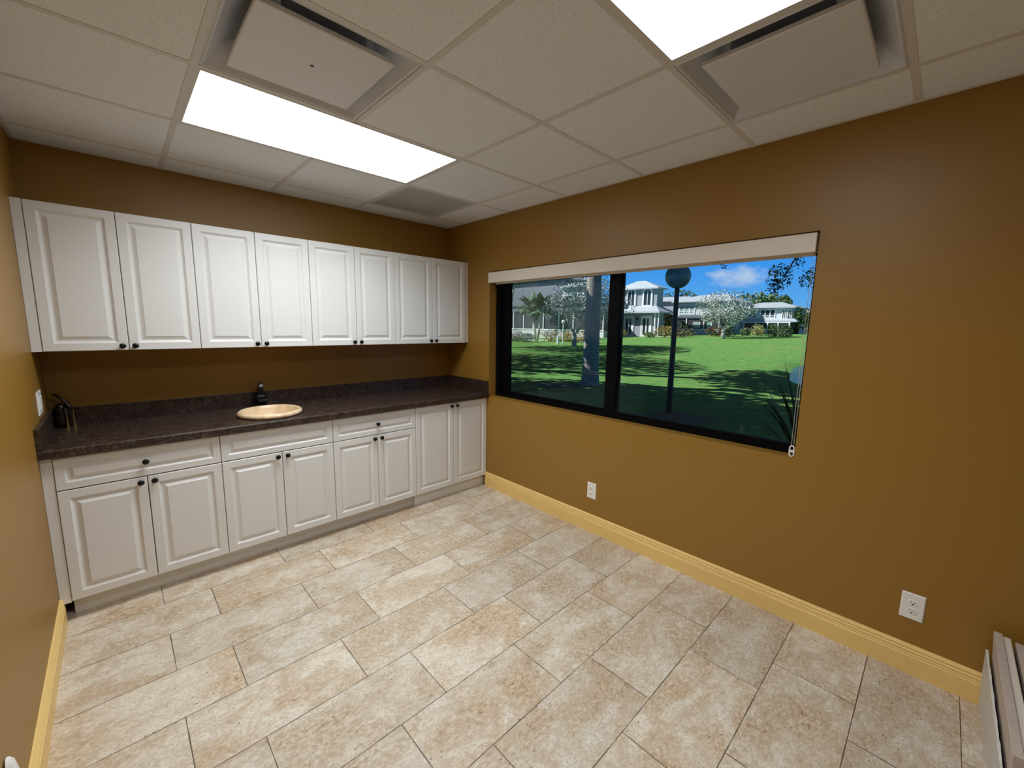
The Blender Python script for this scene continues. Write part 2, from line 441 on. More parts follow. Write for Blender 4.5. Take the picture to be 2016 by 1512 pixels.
# return grille
x0, x1, y0, y1 = GX[3] + TW, GX[4] - TW, GY[2] + TW, GY[1] - TW
t = thing('return_grille', ((x0 + x1) / 2, (y0 + y1) / 2, H), 'grey slatted return air grille in the ceiling near the corner', 'air vent')
f = MB(); e = .022; ym = (y0 + y1) / 2
f.box(x0, x1, y0, y0 + e, H, H + .02); f.box(x0, x1, y1 - e, y1, H, H + .02)
f.box(x0, x0 + e, y0 + e, y1 - e, H, H + .02); f.box(x1 - e, x1, y0 + e, y1 - e, H, H + .02)
f.box(x0 + e, x1 - e, ym - .004, ym + .004, H + .003, H + .02)
f.build('frame', M['grille'], t)
f = MB(); n = 42
for i in range(n):
    x = x0 + e + (i + .5) * (x1 - x0 - 2 * e) / n
    for ya, yb in ((y0 + e, ym - .004), (ym + .004, y1 - e)):
        f.poly([(x - .004, ya, H + .004), (x + .005, ya, H + .016), (x + .005, yb, H + .016), (x - .004, yb, H + .004)])
        f.box(x - .0045, x + .0035, ya, yb, H + .003, H + .005)
f.build('slats', M['grille'], t)
box('backing', M['grille'], (x0 + .001, x1 - .001, y0 + .001, y1 - .001, H + .021, H + .03), t)

# ---------------------------------------------------------------- cabinets
def rect_xz(x0, x1, z0, z1, ins, y): return [(x0 + ins, y, z0 + ins), (x1 - ins, y, z0 + ins), (x1 - ins, y, z1 - ins), (x0 + ins, y, z1 - ins)]
def panel_front(x0, x1, z0, z1, yf, th=.019, k=1.0):
    """raised panel door or drawer front whose face is at yf and looks towards -y"""
    m = MB()
    st = [(0, th), (0, .0025), (.0025, 0), (.040 * k, 0), (.042 * k, .0018), (.045 * k, .0045), (.048 * k, .0060), (.050 * k, .0092), (.056 * k, .0095), (.060 * k, .0085), (.074 * k, .0022), (.0755 * k, .0006)]
    m.loops([rect_xz(x0, x1, z0, z1, i, yf + d) for i, d in st])
    return m
def knob(x, z, yf, parent):
    m = MB().lathe((x, yf, z), (0, -1, 0), [(.0085, 0), (.0085, .002), (.0055, .004), (.0055, .011), (.011, .015), (.0145, .019), (.0148, .022), (.013, .0255), (.007, .0275), (0, .028)], 20)
    return m.build('knob', M['knob'], parent, smooth=True, auto=50)

UF, UZ0, UZ1 = -.330, 1.347, 2.090
def upper(x0, x1, label, end_gap=0.0):
    t = thing('wall_cabinet', ((x0 + x1) / 2, 0, UZ0), label, 'cabinet', 'white wall cabinets over the counter')
    b = MB(); b.box(x0 + .0003, x1 - .0003, -.001, UF + .020, UZ0 + .003, UZ1); b.build('body', M['white_lacquer'], t)
    xm = (x0 + x1) / 2; gp = .0016
    for s, a, c in ((-1, x0 + gp, xm - gp), (1, xm + gp, x1 - gp)):
        d = panel_front(a, c, UZ0, UZ1 - .002, UF).build('door', M['white_lacquer'], t)
        knob(xm + s * .0265, UZ0 + .024, UF, d)
UX = [-2.727, -2.073, -1.419, -.762, -.040]
for a, b_, lab in zip(UX, UX[1:], ['white two-door wall cabinet beside the filler strip at the side wall',
                                  'white two-door wall cabinet above the basin, second from the side wall',
                                  'white two-door wall cabinet second from the window wall',
                                  'white two-door wall cabinet next to the window wall']):
    upper(a, b_, lab)
def filler(name, ext, label):
    tag(box(name, M['white_lacquer'], ext, bevel=.001), label, 'filler strip', 'white filler strips at the cabinet ends')
filler('filler_strip', (XL + .0005, UX[0] - .0003, UF + .004, UF + .022, UZ0 - .001, UZ1), 'tall white filler strip between the wall cabinets and the side wall')
filler('filler_strip', (UX[-1] + .0003, -.0005, UF + .012, UF + .03, UZ0, UZ1), 'narrow white filler strip between the wall cabinets and the window wall')

BF, BZ0, BZ1, DZ = -.610, .110, .849, .688
def base(x0, x1, label, drawer, dknob, toe):
    t = thing('base_cabinet', ((x0 + x1) / 2, 0, 0), label, 'cabinet', 'white base cabinets under the counter')
    b = MB(); yf_ = BF + .020; xa, xb_ = x0 + .0003, x1 - .0003; w_ = .018; zl = BZ0 - .008
    b.box(xa, xa + w_, -.001, yf_, zl, .8565); b.box(xb_ - w_, xb_, -.001, yf_, zl, .8565)          # sides
    b.box(xa + w_, xb_ - w_, -.001, yf_, zl, zl + w_); b.box(xa + w_, xb_ - w_, -.001, -.012, zl + w_, .8565)   # bottom, back
    b.box(xa + w_, xb_ - w_, yf_, yf_ + .06, .8385, .8565)                                             # front rail
    b.build('body', M['white_lacquer'], t)
    box('toe_kick', M['white_lacquer'], (x0 + .0003, x1 - .0003, -.02, toe, 0.0005, BZ0 - .0085), t)
    xm = (x0 + x1) / 2; gp = .0017
    top = DZ - .0055 if drawer else BZ1
    for s, a, c in ((-1, x0 + gp, xm - gp), (1, xm + gp, x1 - gp)):
        d = panel_front(a, c, BZ0, top, BF).build('door', M['white_lacquer'], t)
        knob(xm + s * .028, top - .024 if drawer else top - .028, BF, d)
    if drawer:
        d = panel_front(x0 + gp, x1 - gp, DZ, BZ1, BF, k=.86).build('drawer' if dknob else 'false_front', M['white_lacquer'], t)
        if dknob: knob(xm, (DZ + BZ1) / 2, BF, d)
BX = [-2.7245, -2.060, -1.4095, -.7545, -.0035]
base(BX[0], BX[1], 'white base cabinet with knobbed drawer and two doors beside the side wall', True, True, -.532)
base(BX[1], BX[2], 'white base cabinet under the basin with a blank front and two doors', True, False, -.532)
base(BX[2], BX[3], 'white base cabinet with knobbed drawer and two doors next to the full-height doors', True, True, -.532)
base(BX[3], BX[4], 'white base cabinet with two full-height doors next to the window wall', False, False, -.566)
filler('filler_strip', (XL + .0005, BX[0] - .0003, BF + .006, BF + .024, BZ0 - .008, .8565), 'white filler strip between the base cabinets and the side wall')

# ---------------------------------------------------------------- worktop
CT, CB, CF = .900, .857, -.640
t = thing('countertop', ((XL) / 2, 0, CB), 'long dark brown stone-look countertop with low backsplash on the base cabinets', 'countertop')
SX, SY, SA, SB = -1.737, -.402, .172, .172   # basin cut-out
m = MB()
def slab(x0, x1):
    pts = [(-.0005, CB), (CF + .003, CB), (CF, CB + .003), (CF, CT - .008), (CF + .0025, CT - .0025), (CF + .008, CT), (-.0005, CT)]
    m.loops([[(x, y, z) for y, z in pts] for x in (x0, x1)])
slab(XL + .0005, SX - SA); slab(SX + SA, -.0005)
# strip with the round hole for the basin
n = 48
def hole_pt(i, z): a = 2 * math.pi * i / n; return (SX + SA * math.cos(a), SY + SB * math.sin(a), z)
fr = [(SY - SB, CB), (CF + .003, CB), (CF, CB + .003), (CF, CT - .008), (CF + .0025, CT - .0025), (CF + .008, CT), (SY - SB, CT)]
m.loops([[(x, y, z) for y, z in fr] for x in (SX - SA, SX + SA)]); m.box(SX - SA, SX + SA, SY + SB, -.0005, CB, CT)
for i in range(n):
    a0, a1 = 2 * math.pi * i / n, 2 * math.pi * (i + 1) / n
    def sqp(a, z):
        cx, sy = math.cos(a), math.sin(a); s_ = 1 / max(abs(cx), abs(sy)); return (SX + SA * cx * s_, SY + SB * sy * s_, z)
    m.poly([hole_pt(i, CT), hole_pt(i + 1, CT), sqp(a1, CT), sqp(a0, CT)])
    m.poly([hole_pt(i, CB), hole_pt(i + 1, CB), hole_pt(i + 1, CT), hole_pt(i, CT)])
m.build('worktop', M['counter'], t)
m = MB(); m.box(XL + .0205, -.0205, -.0205, -.0005, CT - .002, 1.003); m.build('backsplash', M['counter'], t, bevel=.002)
m = MB(); m.box(XL + .0005, XL + .020, CF + .003, -.0005, CB + .002, 1.004); m.build('side_splash', M['counter'], t, bevel=.002)
m = MB(); m.box(-.020, -.0005, CF + .010, -.0005, CT - .002, 1.006); m.build('side_splash', M['counter'], t, bevel=.002)

# basin: oval stone bowl dropped into the worktop
t = thing('stone_basin', (SX, SY, CT), 'oval cream stone basin set into the dark countertop', 'sink')
prof = [(.170, .001), (.186, .001), (.192, .010), (.190, .022), (.181, .031), (.172, .032), (.164, .026), (.158, .012), (.150, -.015), (.132, -.045), (.10, -.068), (.05, -.078), (.018, -.080)]
n = 56; ex, ey = 1.0, 1.03
def ring(r, h): return [(SX + ex * r * math.cos(2 * math.pi * k / n), SY + ey * r * math.sin(2 * math.pi * k / n), CT + h) for k in range(n)]
m = MB(); m.loops([ring(r, h) for r, h in prof], False, True); m.build('bowl', M['sink'], t, smooth=True)
MB().lathe((SX, SY, CT - .0795), (0, 0, 1), [(.022, 0), (.022, .003), (.012, .0035), (.012, .001)], 20).build('drain', M['bronze'], t)
m = MB(); m.loops([ring(.170, -.05), ring(.150, -.088), ring(.06, -.094)], False, True); m.build('underside', M['sink'], t, smooth=True)

# black faucet behind the basin
FX, FY = -1.728, -.098
t = thing('black_faucet', (FX, FY, CT), 'black single-hole faucet standing behind the cream basin', 'faucet')
def rr(cx, cy, hx, hy, z, r=.006):
    p = []
    for qx, qy, a0 in ((1, 1, 0), (-1, 1, 90), (-1, -1, 180), (1, -1, 270)):
        for a in (0, 45, 90):
            p.append((cx + qx * (hx - r) + r * math.cos(R(a0 + a)), cy + qy * (hy - r) + r * math.sin(R(a0 + a)), z))
    return p
m = MB(); m.loops([rr(FX, FY, .030, .030, CT + .0005), rr(FX, FY, .030, .030, CT + .006), rr(FX, FY, .024, .024, CT + .008)]); m.build('base_plate', M['black_faucet'], t)
m = MB(); m.loops([rr(FX, FY, .029, .029, CT + .008), rr(FX, FY, .029, .029, CT + .084), rr(FX, FY, .026, .026, CT + .088), rr(FX + .004, FY, .019, .020, CT + .090), rr(FX + .004, FY, .0185, .019, CT + .135), rr(FX + .007, FY, .015, .016, CT + .150)]); m.build('column', M['black_faucet'], t)
m = MB()
def spsec(y, z0, z1, hw): return [(FX - hw, y, z0), (FX + hw, y, z0), (FX + hw, y, z1), (FX - hw, y, z1)]
m.loops([spsec(FY - .027, CT + .028, CT + .082, .0285), spsec(FY - .06, CT + .032, CT + .082, .030), spsec(FY - .09, CT + .046, CT + .078, .031), spsec(FY - .108, CT + .054, CT + .070, .031)])
m.build('spout', M['black_faucet'], t, bevel=.003)
m = MB(); m.loops([rr(FX + .007, FY, .016, .017, CT + .1502, .004), rr(FX + .012, FY + .006, .012, .013, CT + .168, .003), rr(FX + .018, FY + .012, .005, .006, CT + .186, .002)])
m.build('lever', M['black_faucet'], t)
MB().tube([(FX + .022, FY, CT + .112), (FX + .034, FY, CT + .100), (FX + .047, FY - .002, CT + .074)], [.005, .0055, .004], 8).build('side_handle', M['black_faucet'], t)

# old dark fixture with two brass cones at the side-wall end of the counter
t = thing('bronze_fixture', (-2.69, -.07, CT), 'dark bronze fixture with two slim brass cones at the countertop end by the side wall', 'fixture')
for x, y in ((-2.6905, -.092), (-2.6640, -.086)):
    MB().lathe((x, y, CT + .0005), (0, 0, 1), [(.0125, 0), (.0125, .0025), (.008, .005), (.006, .03), (.0035, .080), (.004, .088), (.008, .090), (.008, .094), (.003, .098), (.002, .104)], 16).build('cone', M['brass'], t, smooth=True, auto=40)
m = MB(); m.tube([(-2.6640, -.086, CT + .102), (-2.676, -.080, CT + .118), (-2.690, -.075, CT + .146), (-2.712, -.070, CT + .178), (-2.735, -.066, CT + .195)], [.007, .011, .009, .009, .006], 10)
m.build('arm', M['bronze'], t, smooth=True)
m = MB(); m.lathe((-2.712, -.056, CT + .0005), (0, 0, 1), [(.028, 0), (.031, .02), (.030, .07), (.022, .095), (.025, .115), (.014, .135), (0, .14)], 18); m.build('body', M['bronze'], t, smooth=True)
m = MB(); m.tube([(-2.6905, -.092, CT + .100), (-2.696, -.078, CT + .112), (-2.710, -.060, CT + .112)], .005, 8); m.build('link', M['bronze'], t, smooth=True)

# ---------------------------------------------------------------- wall plates
def outlet_parts(t, x, y, z):
    """duplex outlet on the window wall facing -x"""
    m = MB(); hy, hz = .0385, .0605
    def rc(k, xx): return [(xx, y - hy + k, z - hz + k), (xx, y + hy - k, z - hz + k), (xx, y + hy - k, z + hz - k), (xx, y - hy + k, z + hz - k)]
    m.loops([rc(0, x - .0003), rc(0, x - .003), rc(.003, x - .0055), rc(.006, x - .006)]); m.build('plate', M['white_plastic'], t)
    for s in (-1, 1):
        zc = z + s * .0195
        m = MB(); n = 20
        def rg(k, xx): return [(xx, y + (.0165 - k) * math.cos(2 * math.pi * i / n), zc + max(-.0135 + k, min(.0135 - k, (.0165 - k) * math.sin(2 * math.pi * i / n)))) for i in range(n)]
        m.loops([rg(0, x - .0055), rg(0, x - .0078), rg(.0012, x - .0085)]); r_ = m.build('receptacle', M['white_plastic'], t)
        m = MB(); m.box(x - .0082, x - .0089, y - .0072, y - .0050, zc - .002, zc + .0065); m.box(x - .0082, x - .0089, y + .0050, y + .0072, zc - .001, zc + .006)
        m.lathe((x - .0082, y, zc - .0065), (-1, 0, 0), [(.0028, 0), (.0028, .0007)], 10); m.build('slot', M['dark_gap'], r_)
    MB().lathe((x - .0058, y, z), (-1, 0, 0), [(.003, 0), (.003, .0006), (.002, .001)], 12).build('screw', M['white_plastic'], t)
t = thing('wall_outlet', (0, -1.81, .317), 'small white wall outlet low under the middle of the window', 'outlet', 'white outlets on the window wall')
outlet_parts(t, 0, -1.81, .317)
t2 = copy_tree(t); t2.location = (0, -3.527, .311); t2['label'] = 'white wall outlet above the baseboard nearest the wrapped boards'
t = thing('switch_plate', (XL, -.32, 1.085), 'white plate on the side wall just above the countertop end', 'switch plate')
m = MB()
def rc(k, xx): return [(xx, -.386 + k, 1.028 + k), (xx, -.254 - k, 1.028 + k), (xx, -.254 - k, 1.146 - k), (xx, -.386 + k, 1.146 - k)]
m.loops([rc(0, XL + .0003), rc(0, XL + .003), rc(.003, XL + .0055), rc(.006, XL + .006)]); m.build('plate', M['white_plastic'], t)
for yc in (-.343, -.297): box('insert', M['white_plastic'], (XL + .0055, XL + .009, yc - .0165, yc + .0165, 1.054, 1.120), t, bevel=.001)

# ---------------------------------------------------------------- window
t = thing('window_1', (.08, (WY0 + WY1) / 2, WZ0), 'wide black-framed sliding window looking onto the lawn', 'window', kind='structure')
FX0, FX1 = .080, .150
a, b_, z0, z1 = WY0 + .0005, WY1 - .0005, WZ0 + .0005, WZ1 - .0005
f = MB(); e = .048
f.box(FX0, FX1, a, b_, z0, z0 + .03); f.box(FX0, FX1, a, b_, z1 - .06, z1)
f.box(FX0, FX1, a, a + .012, z0 + .03, z1 - .06); f.box(FX0, FX1, b_ - .055, b_, z0 + .03, z1 - .06)
f.build('window_frame', M['black_alu'], t, bevel=.002)
def sash(y0, y1, x0, x1, lb, rb):
    f = MB(); f.box(x0, x1, y0, y1, z0 + .030, z0 + .052); f.box(x0, x1, y0, y1, z1 - .10, z1 - .06)
    f.box(x0, x1, y0, y0 + rb, z0 + .052, z1 - .10); f.box(x0, x1, y1 - lb, y1, z0 + .052, z1 - .10)
    s = f.build('sash', M['black_alu'], t, bevel=.002)
    xm = (x0 + x1) / 2
    box('glass_pane', M['glass'], (xm - .002, xm + .002, y0 + rb, y1 - lb, z0 + .052, z1 - .10), s)
sash(-1.918, b_ - .055, .112, .138, .098, .095)
sash(a + .012, -1.822, .086, .110, .090, .008)
# lit metal sill angle at the edge of the reveal
box('sill', M['wall'], (.0, .079, WY0 + .001, WY1 - .001, WZ0, WZ0 + .001), t)

# roller blind in a cream cassette
t = thing('roller_blind', (0, (WY0 + WY1) / 2, 1.89), 'cream roller blind cassette across the top of the window', 'blind')
VY0, VY1, VZ0, VZ1 = -3.022, -.640, 1.886, 1.975
m = MB(); pts = [(-.024, VZ0), (-.024, VZ1 - .004), (-.020, VZ1), (.070, VZ1), (.070, VZ1 - .004), (-.018, VZ1 - .004), (-.018, VZ0)]
m.loops([[(x, y, z) for x, z in pts] for y in (VY0, VY1)]); m.build('cassette', M['valance'], t)
for y in (VY0, VY1 - .003): box('end_cap', M['valance'], (-.0175, .068, y, y + .003, VZ0 + .002, VZ1 - .0045), t)
m = MB().lathe((.026, VY0 + .012, 1.925), (0, 1, 0), [(.036, 0), (.036, VY1 - VY0 - .024)], 24); m.build('rolled_fabric', M['valance'], t, smooth=True, auto=40)
m = MB(); m.box(.058, .064, VY0 + .014, VY1 - .014, 1.878, 1.915); m.build('hem_bar', M['valance'], t, bevel=.002)
ch = MB()
CY, CX = -3.0125, .010
def bead(p, r=.0024):
    p = Vector(p); v = [p + Vector(d) * r for d in ((1, 0, 0), (-1, 0, 0), (0, 1, 0), (0, -1, 0), (0, 0, 1), (0, 0, -1))]
    o = len(ch.v); ch.v += [tuple(q) for q in v]
    for q in ((0, 2, 4), (2, 1, 4), (1, 3, 4), (3, 0, 4), (2, 0, 5), (1, 2, 5), (3, 1, 5), (0, 3, 5)): ch.f.append(tuple(o + i for i in q)); ch.mi.append(0)
z = .925
while z < 1.90:
    k = (z - .925) / .97
    bead((CX, CY + .004, z)); bead((CX + .002, CY - .006, z + .003)); z += .0064
ch.tube([(CX, CY + .004, .92), (CX, CY + .004, 1.90)], .0006, 4); ch.tube([(CX + .002, CY - .006, .92), (CX + .002, CY - .006, 1.90)], .0006, 4)
ch.build('bead_chain', M['chain'], t)
m = MB()
def ten(z, hw): return None
n = 20
def stad(r, xx, k=1.0):
    p = []
    for i in range(n):
        a_ = 2 * math.pi * i / n; p.append((xx, CY + r * math.cos(a_), .900 + r * math.sin(a_) + (.017 if math.sin(a_) >= 0 else -.017)))
    return p
m.loops([stad(.0125, CX - .004), stad(.0125, CX + .005), stad(.0075, CX + .005), stad(.0075, CX - .004), stad(.0125, CX - .004)], False, False)
m.box(CX - .003, CX + .004, CY - .010, CY + .010, .894, .906)
m.build('chain_tensioner', M['white_plastic'], t)

# ---------------------------------------------------------------- wrapped boards leaning by the window wall
def board(name, mat, y0, y1, z, x0, x1, label, cat, tilt=-.028):
    m = MB(); m.loops([[(x, y0 + tilt, 0.001), (x, y1 + tilt, 0.001), (x, y1, z), (x, y0, z)] for x in (x0, x1)])
    return tag(m.build(name, mat, bevel=.002), label, cat, 'boards standing on edge beside the window wall')
m = MB()
N = 26
loops = []
rg = random.Random(3)
for i in range(N):
    x = -.022 - i * .028
    w1 = .003 * math.sin(i * 1.3) + .002 * math.sin(i * 2.9); b1 = .005 * math.sin(i * .7 + 1) + .004 * math.sin(i * 1.9)
    loops.append([(x, -3.781, .002), (x, -3.7545, .255 + w1), (x, -3.7485 + w1 * .4, .253 + w1), (x, -3.751 + w1, .17), (x, -3.757 + b1 * .7, .08), (x, -3.764 + b1, .002)])
m.loops(loops)
tag(m.build('foam_sheet', M['foam'], smooth=True, auto=50), 'crinkled white foam wrap hanging on the nearest standing board', 'foam wrap')
board('wrapped_board', M['board_tan'], -3.7785, -3.7555, .358, -.75, -.055, 'tan board standing on edge right behind the white foam wrap', 'board')
board('wrapped_board', M['board_white'], -3.7995, -3.7800, .352, -.75, -.060, 'cream white board standing on edge behind the tan board', 'board')
board('wrapped_board', M['board_tan'], -3.857, -3.8105, .346, -.75, -.063, 'thick tan board standing on edge beyond the dark gap', 'board')
board('wrapped_board', M['board_white'], -3.894, -3.8585, .342, -.75, -.066, 'pale board standing on edge at the back of the leaning boards', 'board')
# white rounded tip near the side wall
m = MB()
def tip(z, hw, d): return [(XL + .004, -1.905 - hw, z), (XL + .004 + d, -1.905 - hw * .7, z), (XL + .004 + d, -1.905 + hw * .7, z), (XL + .004, -1.905 + hw, z)]
m.loops([tip(.001, .045, .022), tip(.20, .042, .020), tip(.30, .034, .016), tip(.345, .020, .012), tip(.362, .007, .006)])
tag(m.build('white_strip', M['white_plastic'], smooth=True, auto=60), 'white rounded tip of a strip standing against the side wall', 'strip')

# ================================================================ OUTSIDE
def sm(t): t = min(1, max(0, t)); return t * t * (3 - 2 * t)
def tz(x, y):
    s = (y + 3.5) / (x + 2.46)
    a = min(1.15, max(0, 1.0 - 1.6 * (s - .3)))
    z = -.15 + sm((x - 18) / 28) * a
    # bank of the pond
    e = 2.2 - .16 * abs(x - 22) ** 1.1
    return z - .55 * sm((e - y) / 2.2) * sm((x - 12) / 3) * sm((30 - x) / 4)

xs = [.201 + .35 * i for i in range(30)]
while xs[-1] < 200: xs.append(xs[-1] * 1.045)
ys = sorted(set([round(-40 + 1.5 * i, 2) for i in range(20)] + [round(-10 + .5 * i, 2) for i in range(100)] + [40 + 3 * i for i in range(34)]))
m = MB(); nx_, ny_ = len(xs), len(ys)
m.v = [(x, y, tz(x, y)) for x in xs for y in ys]
m.f = [(i * ny_ + j, (i + 1) * ny_ + j, (i + 1) * ny_ + j + 1, i * ny_ + j + 1) for i in range(nx_ - 1) for j in range(ny_ - 1)]
m.mi = [0] * len(m.f)
tag(m.build('lawn', M['grass'], smooth=True), 'mown green lawn rising from the window towards the houses', 'lawn', kind='structure')
m = MB(); m.box(13, 31, -14, 2.6, -.60, -.25)
tag(m.build('pond', M['water']), 'grey pond at the lower right of the lawn', 'pond', kind='structure')
def strip(name, x0, x1, y0, y1, label):
    m = MB(); n = 12
    L = [[(x, y0 + (y1 - y0) * k / n, tz(x, y0 + (y1 - y0) * k / n) + h) for x, h in ((x0, -.05), (x0, .03), (x1, .03), (x1, -.05))] for k in range(n + 1)]
    m.loops(L); tag(m.build(name, M['path']), label, 'path', kind='structure')
strip('footpath', 31.4, 32.6, 20, 30, 'pale concrete path on the lawn behind the white bollard')
strip('footpath', 42.6, 44.0, 17.0, 27, 'pale path along the grey house with two white doors')

# ---- leaves and plants
def crown(m, blobs, size, rng, nm, flat=.3):
    for (cx, cy, cz), (rx, ry, rz), n, clumps in blobs:
        cs = []
        while len(cs) < clumps:
            p = Vector((rng.uniform(-1, 1), rng.uniform(-1, 1), rng.uniform(-1, 1)))
            if .25 < p.length < 1: cs.append(p)
        for i in range(n):
            c_ = rng.choice(cs); sp = .9 / clumps ** .33
            p = c_ + Vector((rng.gauss(0, sp), rng.gauss(0, sp), rng.gauss(0, sp)))
            if p.length > 1.12: p = p * (1.12 / p.length)
            m.cur = rng.randrange(nm)
            m.leafquad((cx + p.x * rx, cy + p.y * ry, cz + p.z * rz), size, rng, flat)
    m.cur = 0
def tree(name, base, trunks, blobs, size, mats, bark, label, cat='tree', group=None, seed=1, cname='crown'):
    rng = random.Random(seed)
    t = thing(name, base, label, cat, group)
    m = MB(); bx, by, bz = base
    for pts, radii in trunks: m.tube([(bx + x, by + y, bz + z) for x, y, z in pts], radii, 8)
    m.build('trunk', bark, t, smooth=True)
    m = MB(); crown(m, [((bx + c_[0], by + c_[1], bz + c_[2]), r_, n, k) for c_, r_, n, k in blobs], size, rng, len(mats))
    m.build(cname, mats, t)
    return t
def bush(name, x, y, rx, ry, h, mats, label, n=900, size=.075, seed=1, cat='bush', group='bushes along the houses'):
    rng = random.Random(seed); z = tz(x, y)
    m = MB()
    crown(m, [((x, y, z + h * .5), (rx, ry, h * .52), n, 16)], size, rng, len(mats))
    m.mi = [i for i in m.mi]
    m.cur = 0
    t = thing(name, (x, y, z), label, cat, group)
    m.build('foliage', mats, t)
    s = MB()
    for k in range(5):
        a = k * 1.26; s.tube([(x + .08 * math.cos(a), y + .08 * math.sin(a), z - .03), (x + rx * .5 * math.cos(a), y + ry * .5 * math.sin(a), z + h * .6)], [.03, .012], 5)
    s.build('stem', M['bark_dark'], t)
    return t
def frond(m, p, az, el, L, droop, wid, n=9, vee=.35, leaflet=.035):
    p = Vector(p); d = Vector((math.cos(az) * math.cos(el), math.sin(az) * math.cos(el), math.sin(el)))
    side = Vector((-math.sin(az), math.cos(az), 0)); st = L / n
    for k in range(n):
        q = p + d * st; w_ = wid * math.sin(math.pi * min(.97, (k + .8) / (n + .6))) 
        for s in (-1, 1):
            for h in (.15, .62):
                b = p.lerp(q, h); tipp = b + side * s * w_ + d * st * .9 + Vector((0, 0, -vee * w_))
                m.poly([b, b + d * leaflet * 2, tipp])
        m.poly([p - side * .012, q - side * .010, q + side * .010, p + side * .012])
        p = q; d = (d + Vector((0, 0, -droop * st))).normalized()
def palm(base, heads, label, group, seed=2, scale=1.0, cat='palm tree', bark=None):
    rng = random.Random(seed); t = thing('palm_tree', base, label, cat, group); b = Vector(base)
    for pts, rad in heads:
        mt = MB(); mt.tube([b + Vector(q) for q in pts], rad, 8); mt.build('trunk', bark or M['bark_white'], t, smooth=True)
        m = MB(); top = b + Vector(pts[-1])
        for i in range(34):
            frond(m, top, i * 2.4 + rng.uniform(-.2, .2), rng.uniform(-.3, 1.3), scale * rng.uniform(1.1, 1.6), rng.uniform(.4, .8), .42 * scale, leaflet=.085 * scale)
        m.build('fronds', M['leaf_palm'], t)
    return t

# the near palm trunk and the lamp post
px, py = 7.35, 3.47; pz = tz(px, py)
t = thing('palm_tree', (px, py, pz), 'thick ringed grey palm trunk close outside the window', 'palm tree', 'palm trees outside')
m = MB(); m.lathe((px, py, pz - .05), (0, 0, 1), [(.30, 0), (.27, .12), (.235, .4), (.215, 1.4), (.205, 2.6), (.19, 4), (.18, 6.5), (.15, 6.9)], 28); m.build('trunk', M['palm_bark'], t, smooth=True)
m = MB(); rng = random.Random(5)
for i in range(24): frond(m, (px, py, pz + 6.85), i * 2.4, rng.uniform(-.2, 1.2), rng.uniform(2.2, 3.0), .35, .5, leaflet=.09)
m.build('fronds', M['leaf_palm'], t)
lx, ly = 5.4, .168; lz = tz(lx, ly)
t = thing('lamp_post', (lx, ly, lz), 'black garden lamp post with a dark globe in front of the right window pane', 'lamp post')
m = MB(); m.lathe((lx, ly, lz - .02), (0, 0, 1), [(.062, 0), (.056, .5), (.050, 1.4), (.042, 2.40), (.042, 2.43), (.07, 2.45), (.07, 2.47)], 16); m.build('post', M['lamp_black'], t, smooth=True, auto=50)
MB().sphere((lx, ly, 2.492), .232, 28, 18).build('globe', M['globe_grey'], t, smooth=True)

# silver trees
def br(*p): return list(p)
b1 = (24.6, 17.45, tz(24.6, 17.45) - .05)
tree('silver_tree', b1,
     [(br((0, 0, 0), (.02, .0, .7), (0, 0, 1.15)), [.22, .17, .16]), (br((0, 0, 1.1), (0, .5, 1.7), (.2, 1.1, 2.5), (.2, 1.5, 3.4)), [.12, .09, .07, .03]),
      (br((0, 0, 1.1), (-.1, -.7, 1.6), (0, -1.6, 2.2), (0, -2.4, 3.2)), [.13, .1, .08, .03]), (br((0, 0, 1.1), (.1, .1, 2.2), (.3, .3, 3.6)), [.10, .07, .03])],
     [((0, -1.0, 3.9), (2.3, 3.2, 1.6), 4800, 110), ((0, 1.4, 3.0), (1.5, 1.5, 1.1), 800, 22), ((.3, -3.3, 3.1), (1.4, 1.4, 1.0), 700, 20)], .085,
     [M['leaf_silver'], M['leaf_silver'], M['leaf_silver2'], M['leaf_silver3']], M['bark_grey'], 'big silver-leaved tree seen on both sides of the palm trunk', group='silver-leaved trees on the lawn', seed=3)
b2 = (38.0, 10.7, tz(38.0, 10.7) - .05)
tree('silver_tree', b2,
     [(br((0, 0, 0), (.02, .05, .5), (0, 0, .95)), [.22, .18, .17]), (br((0, 0, .9), (0, .6, 1.5), (.1, 1.0, 2.5)), [.13, .09, .04]),
      (br((0, 0, .9), (0, -.8, 1.4), (0, -1.7, 2.1)), [.13, .10, .04]), (br((0, 0, .9), (.1, -.3, 1.8), (0, -.1, 3)), [.11, .08, .03])],
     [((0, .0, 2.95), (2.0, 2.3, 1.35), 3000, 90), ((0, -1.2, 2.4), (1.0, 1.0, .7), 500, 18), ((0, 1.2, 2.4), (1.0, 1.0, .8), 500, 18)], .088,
     [M['leaf_silver'], M['leaf_silver'], M['leaf_silver2'], M['leaf_silver3']], M['bark_grey'], 'round silver-leaved tree standing alone on the far lawn', group='silver-leaved trees on the lawn', seed=4)

